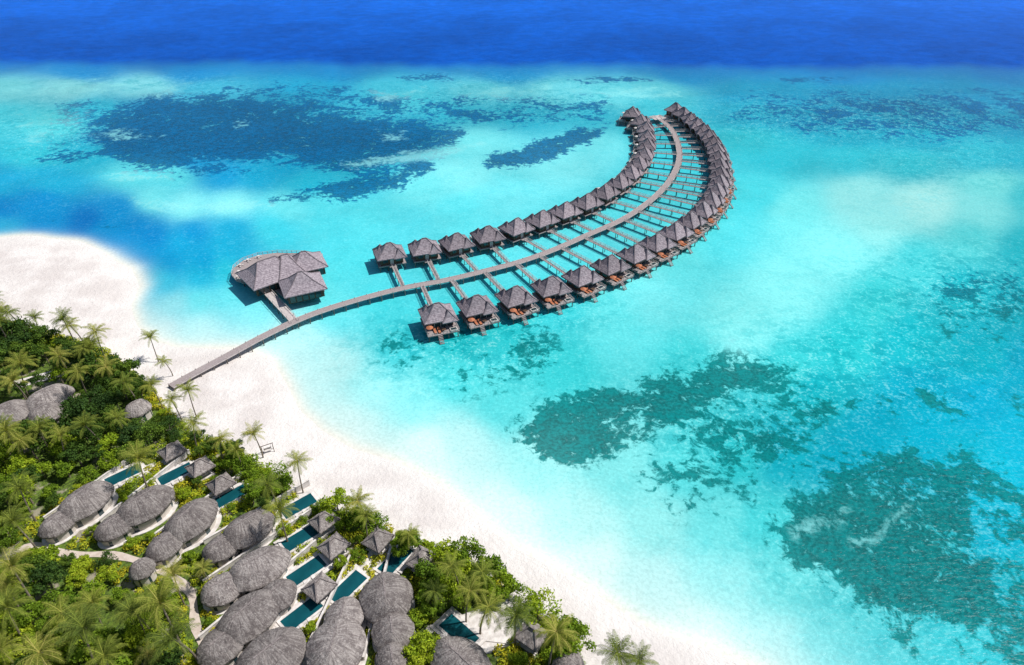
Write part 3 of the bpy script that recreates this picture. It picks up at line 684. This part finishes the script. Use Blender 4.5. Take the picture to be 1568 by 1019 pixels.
def palm_mesh(seed,Ht,fl,nf):
    rs=random.Random(seed); V=[];Fc=[];mi=[];lc=[]
    B=MB(); lean=rs.uniform(.4,1.8); la=rs.uniform(0,6.28); prev=(0,0,-.5)
    for i in range(1,9):
        t=i/8; x=math.cos(la)*lean*t*t; y=math.sin(la)*lean*t*t; z=Ht*t
        B.cyl(prev[0],prev[1],prev[2],z,.2-.09*(i-1)/8,1,7,.2-.09*t,x,y); prev=(x,y,z)
    tx,ty,tz=prev
    for k in range(nf):
        az=k*2.39996+rs.uniform(-.25,.25); el=math.radians(rs.uniform(-25,70) if k>nf*.35 else rs.uniform(25,80))
        Lf=fl*rs.uniform(.8,1.08); droop=rs.uniform(.9,1.5); p=Vector((tx,ty,tz)); tone=rs.random(); ns=11; seg=Lf/ns
        side=Vector((-math.sin(az),math.cos(az),0)); e=el; P=[p.copy()]; Dn=[]
        for j in range(ns):
            d=Vector((math.cos(az)*math.cos(e),math.sin(az)*math.cos(e),math.sin(e))); p=p+d*seg; P.append(p.copy()); Dn.append(d); e-=droop/ns*(.5+j/ns)*1.3
        dead=(el<-.2 and rs.random()<.35)
        for j in range(ns):
            o=len(V); w=.05*(1-j/ns)+.012
            V+= [tuple(P[j]-side*w),tuple(P[j]+side*w),tuple(P[j+1]+side*w*.8),tuple(P[j+1]-side*w*.8)]; Fc.append((o,o+1,o+2,o+3)); mi.append(0); lc+=[(1,.9)]*4
            if j==0: continue
            up=side.cross(Dn[j])
            for hlf in (0,.5):
                q=P[j].lerp(P[j+1],hlf); t=(j+hlf)/ns; ll=fl*.20*math.sin(math.pi*min(1,(t*.86+.14)))**.7+.1
                for s_ in (-1,1):
                    dr=(side*s_*.8+Dn[j]*.65+up*(-.12)+Vector((0,0,-.3-.4*rs.random()))).normalized()
                    wv=Dn[j]*(.045+.014*fl/4)
                    tip=q+dr*ll*rs.uniform(.8,1.1); mid_=q+dr*ll*.5+Vector((0,0,.05)); o=len(V)
                    V+=[tuple(q-wv*.5),tuple(q+wv*.5),tuple(mid_+wv*.8),tuple(mid_-wv*.8),tuple(tip+Vector((0,0,-.1)))]
                    Fc+=[(o,o+1,o+2,o+3),(o+3,o+2,o+4)]; mi+=[0,0]; c=(min(1,tone*.5+.3*rs.random()+(.4 if dead else 0)),rs.random()); lc+=[c]*5
    for k in range(6):
        a=k*1.05; x=tx+.25*math.cos(a);y=ty+.25*math.sin(a); B.cyl(x,y,tz-.35,tz-.2,.1,1,6,.14); B.cyl(x,y,tz-.2,tz-.02,.14,1,6,.06)
    off=len(V); me=bpy.data.meshes.new('coconut_palm'); me.from_pydata(V+B.v,[],Fc+[tuple(off+i for i in q) for q in B.f])
    me.materials.append(M_palm); me.materials.append(M_bark); me.polygons.foreach_set('material_index',mi+[1]*len(B.f))
    a=me.attributes.new('lc','FLOAT_COLOR','POINT'); col=np.ones((len(V)+len(B.v),4)); col[:off,:2]=np.array(lc); a.data.foreach_set('color',col.ravel()); me.update()
    return me,(tx,ty,tz)
palms=[palm_mesh(i,8.5+i*.45,3.9+.15*(i%3),21+i%4) for i in range(6)]
def put_palm(px,py,sc=1.0,k=None):
    k=random.randrange(6) if k is None else k; me,top=palms[k]
    x,y,z=gl(px,py,top[2]*sc); r=random.uniform(0,6.28)
    bx=x-sc*(top[0]*math.cos(r)-top[1]*math.sin(r)); by=y-sc*(top[0]*math.sin(r)+top[1]*math.cos(r))
    inst('coconut_palm',me,(bx,by,z),r,sc)
for px,py,sc in [(12,478,1),(-5,492,1.05),(106,498,1),(146,508,1.0),(128,535,1.05),(32,558,1.1),(20,585,1),(162,562,1.05),(120,570,1),(190,585,.95),(230,517,.82),(250,553,.7),(288,598,.85),(262,612,.85),(296,648,.95),(338,672,.9),(388,664,.85),(362,690,.7),(455,706,.85),(212,702,1.12),(428,782,1.05),(410,742,.95),(548,768,1.0),(560,790,.8),(626,818,.8),(246,925,1.35),(262,978,1.25),(18,868,1.25),(128,962,1.3),(95,938,1.1),(200,935,1.05),(30,748,1.1),(130,652,1),(60,655,1),(10,660,1.05),(692,868,.95),(738,876,1.0),(748,930,1.1),(790,942,1.1),(852,968,1.2),(945,1000,1.1),(978,1012,.9),(265,880,.9),(10,930,1.2),(60,1000,1.2),(160,1005,1.1),(230,590,.9),(180,640,.85),(90,545,.95),(20,800,1.1),(310,870,.6),(720,905,.9),(665,905,.8)]:
    put_palm(px,py,sc)
explicit=[(415,722,1.0),(392,735,.8),(515,768,.95),(545,790,.9),(572,795,.8),(505,790,.7),(625,818,1.0),(612,838,.7),(655,880,1.0),(690,852,1.05),(715,842,.95),(745,868,1.1),(768,895,1.0),(660,915,1.0),(642,940,.8),(690,905,.9),(825,928,1.05),(868,958,1.1),(880,985,1.0),(855,1000,.8),(730,900,.9),(650,985,.8),(640,1010,.8),(780,905,.8),(700,880,.9)]
for px,py,sc in explicit:
    x,y,z=gl(px,py,4.5*sc); inst('tropical_tree',random.choice(trees),(x,y,z),random.uniform(0,6.28),(sc,sc,sc*random.uniform(.85,1.1)))
    obst.append((x,y,1.5))
def capd(x,y):
    best=1e9
    for a,b_,r in caps:
        e=b_-a; t=max(0,min(1,((x-a.x)*e.x+(y-a.y)*e.y)/e.length_squared)); q=a+e*t
        best=min(best,math.hypot(x-q.x,y-q.y)-r)
    return best
cell={}
cand=rng.uniform([-200,35],[45,215],size=(30000,2))
sv=sdist(veg,cand[:,0],cand[:,1])
cpx,cpy=chart(cand[:,0],cand[:,1])
OB=np.array(obst); nt_=0
for (x,y),s_,qx,qy in zip(cand,sv,cpx,cpy):
    if s_<2.2 or qx<-160 or qy>1160: continue
    k=(int(x//3.6),int(y//3.6))
    if any((x-a)**2+(y-b_)**2<3.4**2 for i in(-1,0,1) for j in (-1,0,1) for a,b_ in cell.get((k[0]+i,k[1]+j),())): continue
    dd=np.hypot(OB[:,0]-x,OB[:,1]-y)-OB[:,2]
    cd=capd(x,y)
    if dd.min()<1.0: continue
    small=cd<.3 or dd.min()<1.9
    if cd<-2.5 : continue
    if small and random.random()<.35: continue
    cell.setdefault(k,[]).append((x,y))
    near=dd.min()<6
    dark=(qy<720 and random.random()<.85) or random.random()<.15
    sc=random.uniform(.7,1.15)*(.75 if near else 1)
    if small: sc=random.uniform(.33,.5)
    if random.random()<.13 and not near:
        me,top=random.choice(palms); inst('coconut_palm',me,(x,y,zl(x,y)),random.uniform(0,6.28),random.uniform(.75,1.05)); continue
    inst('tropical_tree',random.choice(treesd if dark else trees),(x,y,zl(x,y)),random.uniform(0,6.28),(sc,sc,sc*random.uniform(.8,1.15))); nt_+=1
cand=rng.uniform([-150,50],[35,190],size=(60000,2)); sv=sdist(veg,cand[:,0],cand[:,1]); cell={}; sh=[]
for (x,y),s_ in zip(cand,sv):
    if s_<.3: continue
    cd=capd(x,y)
    if cd>3.5 and s_>5: continue
    k=(int(x//1.3),int(y//1.3))
    if any((x-a)**2+(y-b_)**2<1.2**2 for i in(-1,0,1) for j in (-1,0,1) for a,b_ in cell.get((k[0]+i,k[1]+j),())): continue
    dd=(np.hypot(OB[:,0]-x,OB[:,1]-y)-OB[:,2]).min()
    if dd<.45: continue
    cell.setdefault(k,[]).append((x,y)); sh.append((x,y))
cen=[];nr=[];lc=[];szs=[]
zz=zland([p[0] for p in sh],[p[1] for p in sh])
for (x,y),z in zip(sh,zz):
    r=random.uniform(.55,1.15); n=int(80*r*r)
    d=rng.normal(size=(n,3)); d[:,2]=np.abs(d[:,2]); d/=np.linalg.norm(d,axis=1)[:,None]
    rad=r*rng.uniform(.65,1.1,n); cen.append(np.array([x,y,z+.15])+d*rad[:,None]*np.array([1,1,1.1]))
    q=d+rng.normal(size=(n,3))*.5; nr.append(q/np.linalg.norm(q,axis=1)[:,None])
    tone=.5+.5*math.sin(x*.21+y*.13)*math.cos(y*.17-x*.05)
    tone=min(1,max(0,tone*.7+random.uniform(0,.6)))
    lc.append(np.stack([np.clip(tone*1.6+rng.uniform(-.2,.3,n),0,2.0),rng.uniform(0,1,n)],1)); szs.append(rng.uniform(.2,.36,n))
me=quads_mesh('garden_shrubs',np.concatenate(cen),np.concatenate(nr),np.concatenate(szs),np.concatenate(lc),[M_shrub])
inst('garden_shrubs',me)
print('trees',nt_,'shrubs',len(sh))
# ================================================================= LIGHT / CAMERA
az=math.radians(78); el=math.radians(56)
sun=bpy.data.lights.new('sun','SUN'); sun.energy=5.0; sun.angle=math.radians(.5); sun.color=(1,.965,.92)
so=bpy.data.objects.new('sun',sun); S.collection.objects.link(so)
dv=Vector((math.sin(az)*math.cos(el),math.cos(az)*math.cos(el),math.sin(el)))
so.rotation_euler=(-dv).to_track_quat('-Z','Y').to_euler(); so.location=(200,100,300)
w=bpy.data.worlds.new('World'); S.world=w; w.use_nodes=True; nt=w.node_tree
sk=nt.nodes.new('ShaderNodeTexSky'); sk.sky_type='NISHITA'; sk.sun_disc=False; sk.sun_elevation=el; sk.sun_rotation=az
bg=nt.nodes['Background']; bg.inputs[1].default_value=.09; nt.links.new(sk.outputs[0],bg.inputs[0])
cam=bpy.data.cameras.new('camera'); co_=bpy.data.objects.new('camera',cam); S.collection.objects.link(co_)
co_.location=(0,0,H); co_.rotation_euler=(math.pi/2-TH,0,0); cam.sensor_fit='HORIZONTAL'; cam.angle=2*math.atan(784/F)
cam.clip_end=100000; cam.clip_start=1; S.camera=co_
S.view_settings.view_transform='Standard'; S.view_settings.look='None'; S.view_settings.exposure=0
